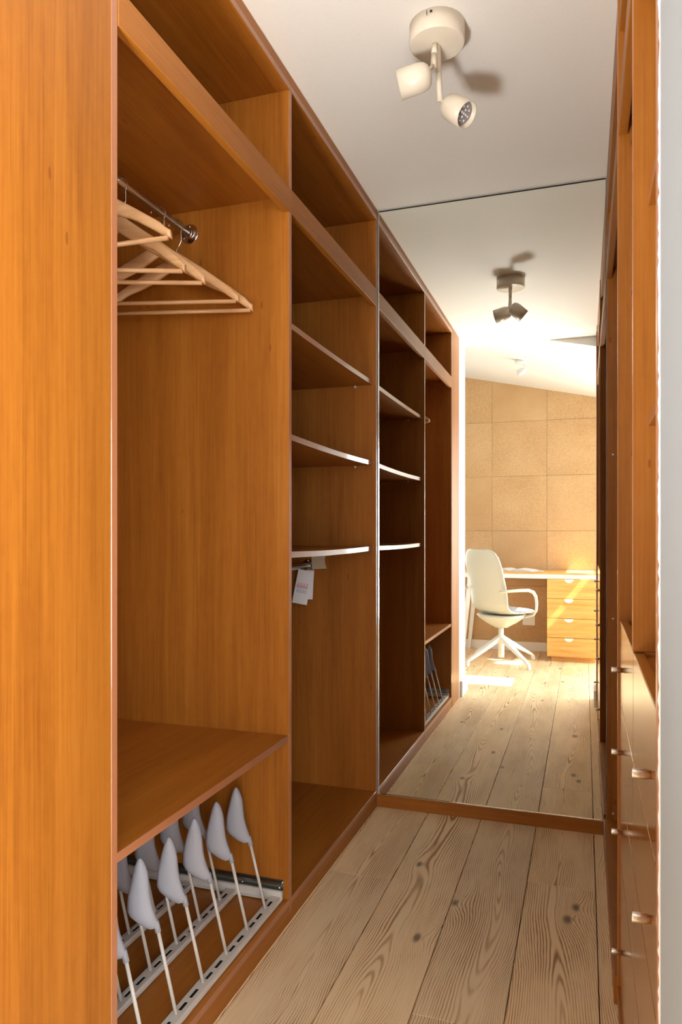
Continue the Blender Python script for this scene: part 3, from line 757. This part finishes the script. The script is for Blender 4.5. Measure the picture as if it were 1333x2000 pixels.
for z0, z1 in ((0.0445, 0.2040), (0.2075, 0.3690), (0.3725, 0.5350), (0.5385, 0.7040)):
    bm = bmesh.new(); box(bm, CX0 + 0.001, CX1 - 0.001, YF - 0.0145, YF + 0.003, z0, z1, bev=0.001)
    d = obj('drawer', bm, 'pine', cb)
    bm = bmesh.new(); pts = [(-0.1226 + 0.037 * math.cos(R(a)), YF + 0.0032, z1 - 0.001 + 0.030 * math.sin(R(a))) for a in range(180, 361, 15)]
    prism(bm, pts, (0, 0.003, 0)); tag(obj('pull', bm, 'gloss_white', d), 'white half-round pull')
# power socket
so = B('power_socket', 'gloss_white', None, -0.545, -0.433, YC + 0.0002, YC + 0.009, 0.238, 0.325, bev=0.002)
tag(so, 'white double power socket on the cork wall below the desk', 'socket')
for cx in (-0.516, -0.462):
    bm = bmesh.new(); lathe(bm, [(0.0205, 0), (0.0200, 0.001), (0.018, 0.001), (0.0175, -0.001), (0.0, -0.001)], (cx, YC + 0.0095, 0.281), (0, 1, 0), 24)
    w_ = obj('outlet', bm, 'gloss_white', so)
    bm = bmesh.new()
    for dx in (-0.008, 0.008): lathe(bm, [(0.003, 0), (0, 0.0005)], (cx + dx, YC + 0.0087, 0.281), (0, 1, 0), 10)
    tag(obj('pin_hole', bm, 'dark', so), 'pair of dark pin holes')

# swivel chair
def make_chair(loc, yaw):
    t = thing('swivel_chair', 'white moulded swivel armchair with four-star base at the desk', 'chair', loc)
    # local: +x is forward
    P = [(-0.264, 0.962, .105, .020), (-0.262, 0.950, .150, .026), (-0.257, 0.925, .185, .034), (-0.248, 0.87, .212, .040), (-0.235, 0.80, .224, .046), (-0.222, 0.72, .227, .050), (-0.205, 0.64, .226, .055), (-0.193, 0.57, .225, .056), (-0.182, 0.51, .225, .052), (-0.160, 0.462, .226, .044), (-0.115, 0.432, .228, .034),
         (-0.06, 0.424, .230, .026), (0.0, 0.424, .232, .020), (0.07, 0.430, .232, .016), (0.14, 0.437, .226, .012), (0.19, 0.438, .212, .006), (0.222, 0.428, .175, .0)]
    bm = bmesh.new(); n = 14; rows = []; rows2 = []
    for i, (x, z, hw, cup) in enumerate(P):
        a = Vector((P[max(0, i - 1)][0], 0, P[max(0, i - 1)][1])); b = Vector((P[min(len(P) - 1, i + 1)][0], 0, P[min(len(P) - 1, i + 1)][1]))
        d = (b - a).normalized(); nr = Vector((-d.z, 0, d.x))  # points forward/up
        if nr.x < 0 and i < 9: nr = -nr
        if nr.z < 0 and i >= 9: nr = -nr
        r1, r2 = [], []
        for k in range(n + 1):
            u = -1 + 2 * k / n
            p = Vector((x, hw * u, z)) + nr * cup * abs(u) ** 2.2 * 1.1
            r1.append(bm.verts.new(p)); r2.append(bm.verts.new(p - nr * 0.009))
        rows.append(r1); rows2.append(r2)
    for rs in (rows, rows2):
        for a, b in zip(rs, rs[1:]):
            for k in range(n): f = bm.faces.new((a[k], a[k + 1], b[k + 1], b[k])); f.smooth = True
    for a, b, in ((rows, rows2),):
        for i in range(len(a) - 1):
            for k in (0, n): bm.faces.new((a[i][k], a[i + 1][k], b[i + 1][k], b[i][k]))
        for i in (0, len(a) - 1):
            for k in range(n): bm.faces.new((a[i][k], a[i][k + 1], b[i][k + 1], b[i][k]))
    sh = obj('shell', bm, 'chair_shell', None); sh.parent = t
    # pad lining the seat and back
    bm = bmesh.new(); rows = []
    for i, (x, z, hw, cup) in enumerate(P):
        a = Vector((P[max(0, i - 1)][0], 0, P[max(0, i - 1)][1])); b = Vector((P[min(len(P) - 1, i + 1)][0], 0, P[min(len(P) - 1, i + 1)][1]))
        d = (b - a).normalized(); nr = Vector((-d.z, 0, d.x))
        if nr.x < 0 and i < 9: nr = -nr
        if nr.z < 0 and i >= 9: nr = -nr
        e = 0.001 if i in (0, len(P) - 1) else 0.020
        rows.append([bm.verts.new(Vector((x, hw * 0.95 * u, z)) + nr * (cup * abs(u) ** 2.2 * 1.1 + 0.001 + e * (1 - abs(u) ** 5))) for u in [-1 + 2 * k / n for k in range(n + 1)]])
    for a, b in zip(rows, rows[1:]):
        for k in range(n): f = bm.faces.new((a[k], a[k + 1], b[k + 1], b[k])); f.smooth = True
    o = obj('seat_pad', bm, 'chair_pad', None); o.parent = t; tag(o, 'pale grey fabric lining')
    # under-seat body
    bm = bmesh.new(); lathe(bm, [(0.0, 0.30), (0.055, 0.302), (0.075, 0.315), (0.13, 0.345), (0.185, 0.385), (0.205, 0.412), (0.16, 0.414), (0, 0.414)], (0, 0, 0), (0, 0, 1), 32)
    o = obj('under_seat', bm, 'chair_shell', None); o.parent = t
    # arms
    for s in (-1, 1):
        pts = [(-0.215, s * 0.215, 0.622), (-0.16, s * 0.252, 0.628), (-0.05, s * 0.268, 0.632), (0.05, s * 0.270, 0.630), (0.105, s * 0.268, 0.612), (0.138, s * 0.262, 0.575), (0.155, s * 0.255, 0.52), (0.160, s * 0.246, 0.46), (0.150, s * 0.225, 0.418), (0.10, s * 0.17, 0.398)]
        bm = bmesh.new(); tube(bm, pts, [0.011, .012, .013, .014, .014, .013, .012, .011, .011, .010], 12)
        o = obj('armrest', bm, 'chair_shell', None); o.parent = t
    bm = bmesh.new(); lathe(bm, [(0, 0.05), (0.026, 0.05), (0.026, 0.235), (0.022, 0.24), (0.022, 0.30), (0, 0.30)], (0, 0, 0), (0, 0, 1), 24)
    o = obj('column', bm, 'white_metal', None); o.parent = t
    for k in range(4):
        a = R(45 + 90 * k - math.degrees(yaw)); c, s = math.cos(a), math.sin(a)
        bm = bmesh.new(); rows = []
        for r_, z, hw, hh in ((0.015, 0.205, 0.026, 0.028), (0.06, 0.190, 0.022, 0.020), (0.20, 0.115, 0.018, 0.014), (0.315, 0.058, 0.014, 0.011), (0.345, 0.038, 0.013, 0.011), (0.350, 0.002, 0.012, 0.002)):
            q = [(-hw, hh), (hw, hh), (hw, -hh), (-hw, -hh)] if r_ < 0.34 else [(-hw, 0.012), (hw, 0.012), (hw, -0.0), (-hw, -0.0)]
            if r_ >= 0.34:
                rows.append([bm.verts.new((c * (r_ + (0.010 if kk < 2 else -0.012)) - s * w, s * (r_ + (0.010 if kk < 2 else -0.012)) + c * w, z)) for kk, (w, h) in enumerate(q)])
            else: rows.append([bm.verts.new((c * r_ - s * w, s * r_ + c * w, z + h)) for w, h in q])
        for a_, b_ in zip(rows, rows[1:]):
            for m in range(4): bm.faces.new((a_[m], a_[(m + 1) % 4], b_[(m + 1) % 4], b_[m]))
        bm.faces.new(rows[0]); bm.faces.new(rows[-1])
        o = obj('base_leg', bm, 'white_metal', None); o.parent = t
    t.rotation_euler = (0, 0, yaw)
    return t
make_chair((-0.665, -0.600, 0), R(-48))

# things on the desk
def book(loc, yaw):
    t = thing('open_magazine', 'open white magazine lying on the desk', 'magazine', loc)
    for s in (-1, 1):
        bm = bmesh.new(); n = 12; rows = []
        for i in range(n + 1):
            u = i / n; x = s * 0.20 * u; z = 0.016 * math.sin(min(1, u * 2.4) * math.pi / 2) * (1 - u) ** 0.7 * 1.6 + 0.0035
            rows.append([bm.verts.new(p) for p in ((x, -0.13, z), (x, 0.13, z), (x, 0.13, 0.0003), (x, -0.13, 0.0003))])
        for a, b in zip(rows, rows[1:]):
            for k in range(4): bm.faces.new((a[k], a[(k + 1) % 4], b[(k + 1) % 4], b[k]))
        bm.faces.new(rows[0]); bm.faces.new(rows[-1])
        o = obj('pages', bm, 'paper', None); o.parent = t
        bm = bmesh.new()
        for k in range(5): box(bm, s * 0.035 if s > 0 else -0.16, 0.16 if s > 0 else -0.035, -0.08 + k * 0.035, -0.066 + k * 0.035, 0.0, 0.0)
        bm.free()
    t.rotation_euler = (0, 0, R(yaw)); return t
book((-0.60, -1.06, 0.757), 12)
pn = thing('paper_sheets', 'loose white sheets beside the open magazine', 'paper', (-0.40, -1.02, 0.7572))
for k in range(3):
    bm = bmesh.new(); box(bm, -0.05, 0.05, -0.07, 0.07, k * 0.0016, k * 0.0016 + 0.0014); o = obj('sheet', bm, 'paper', None); o.parent = pn; o.rotation_euler = (0, 0, R(-18 + 11 * k)); 
gl = thing('eyeglasses', 'small reading glasses lying at the right of the papers', 'glasses', (-0.335, -1.12, 0.757))
for s in (-1, 1):
    bm = bmesh.new(); tube(bm, [(s * 0.032 + 0.023 * math.cos(R(a)), 0, 0.021 + 0.018 * math.sin(R(a))) for a in range(0, 361, 24)], 0.0018, 6); o = obj('rim', bm, 'kraft', None); o.parent = gl
    bm = bmesh.new(); tube(bm, [(s * 0.056, 0, 0.026), (s * 0.058, -0.06, 0.020), (s * 0.05, -0.12, 0.004)], 0.0018, 6); o = obj('temple', bm, 'kraft', None); o.parent = gl
bm = bmesh.new(); tube(bm, [(-0.010, 0, 0.024), (0, 0, 0.028), (0.010, 0, 0.024)], 0.0016, 6); o = obj('bridge', bm, 'kraft', None); o.parent = gl
bm = bmesh.new(); prism(bm, [(-0.95, -1.16, 0.7575), (-0.735, -1.16, 0.7575), (-0.745, -1.16, 0.875), (-0.95, -1.16, 0.875)], (0, 0.012, 0))
tag(obj('document_holder', bm, 'paper'), 'upright white sheet standing on the desk behind the chair back', 'paper')

# small white spot on the sloping ceiling
sx, sy = -0.475, -0.225; szz = slope(sx)
sp = thing('ceiling_spot', 'small white single-head spotlight on the sloping study ceiling', 'lamp', (sx, sy, szz))
nd = Vector((-0.2186, 0, -1)).normalized()
bm = bmesh.new(); lathe(bm, [(0, 0), (0.040, 0.001), (0.040, 0.020), (0.038, 0.023), (0, 0.023)], (sx, sy, szz), nd, 32); o = obj('base', bm, 'white_metal', sp)
bm = bmesh.new(); tube(bm, [(sx + 0.015, sy, szz - 0.02), (sx + 0.040, sy, szz - 0.045), (sx + 0.032, sy, szz - 0.075)], 0.006, 10); o = obj('stem', bm, 'white_metal', sp)
bm = bmesh.new(); dd = Vector((-0.93, 0.1, -0.33)).normalized()
lathe(bm, [(0, 0), (0.016, 0.003), (0.023, 0.015), (0.025, 0.03), (0.025, 0.075), (0.022, 0.075), (0.020, 0.066), (0, 0.066)], (sx + 0.045, sy, szz - 0.072), dd, 28); o = obj('spot_head', bm, 'white_metal', sp)
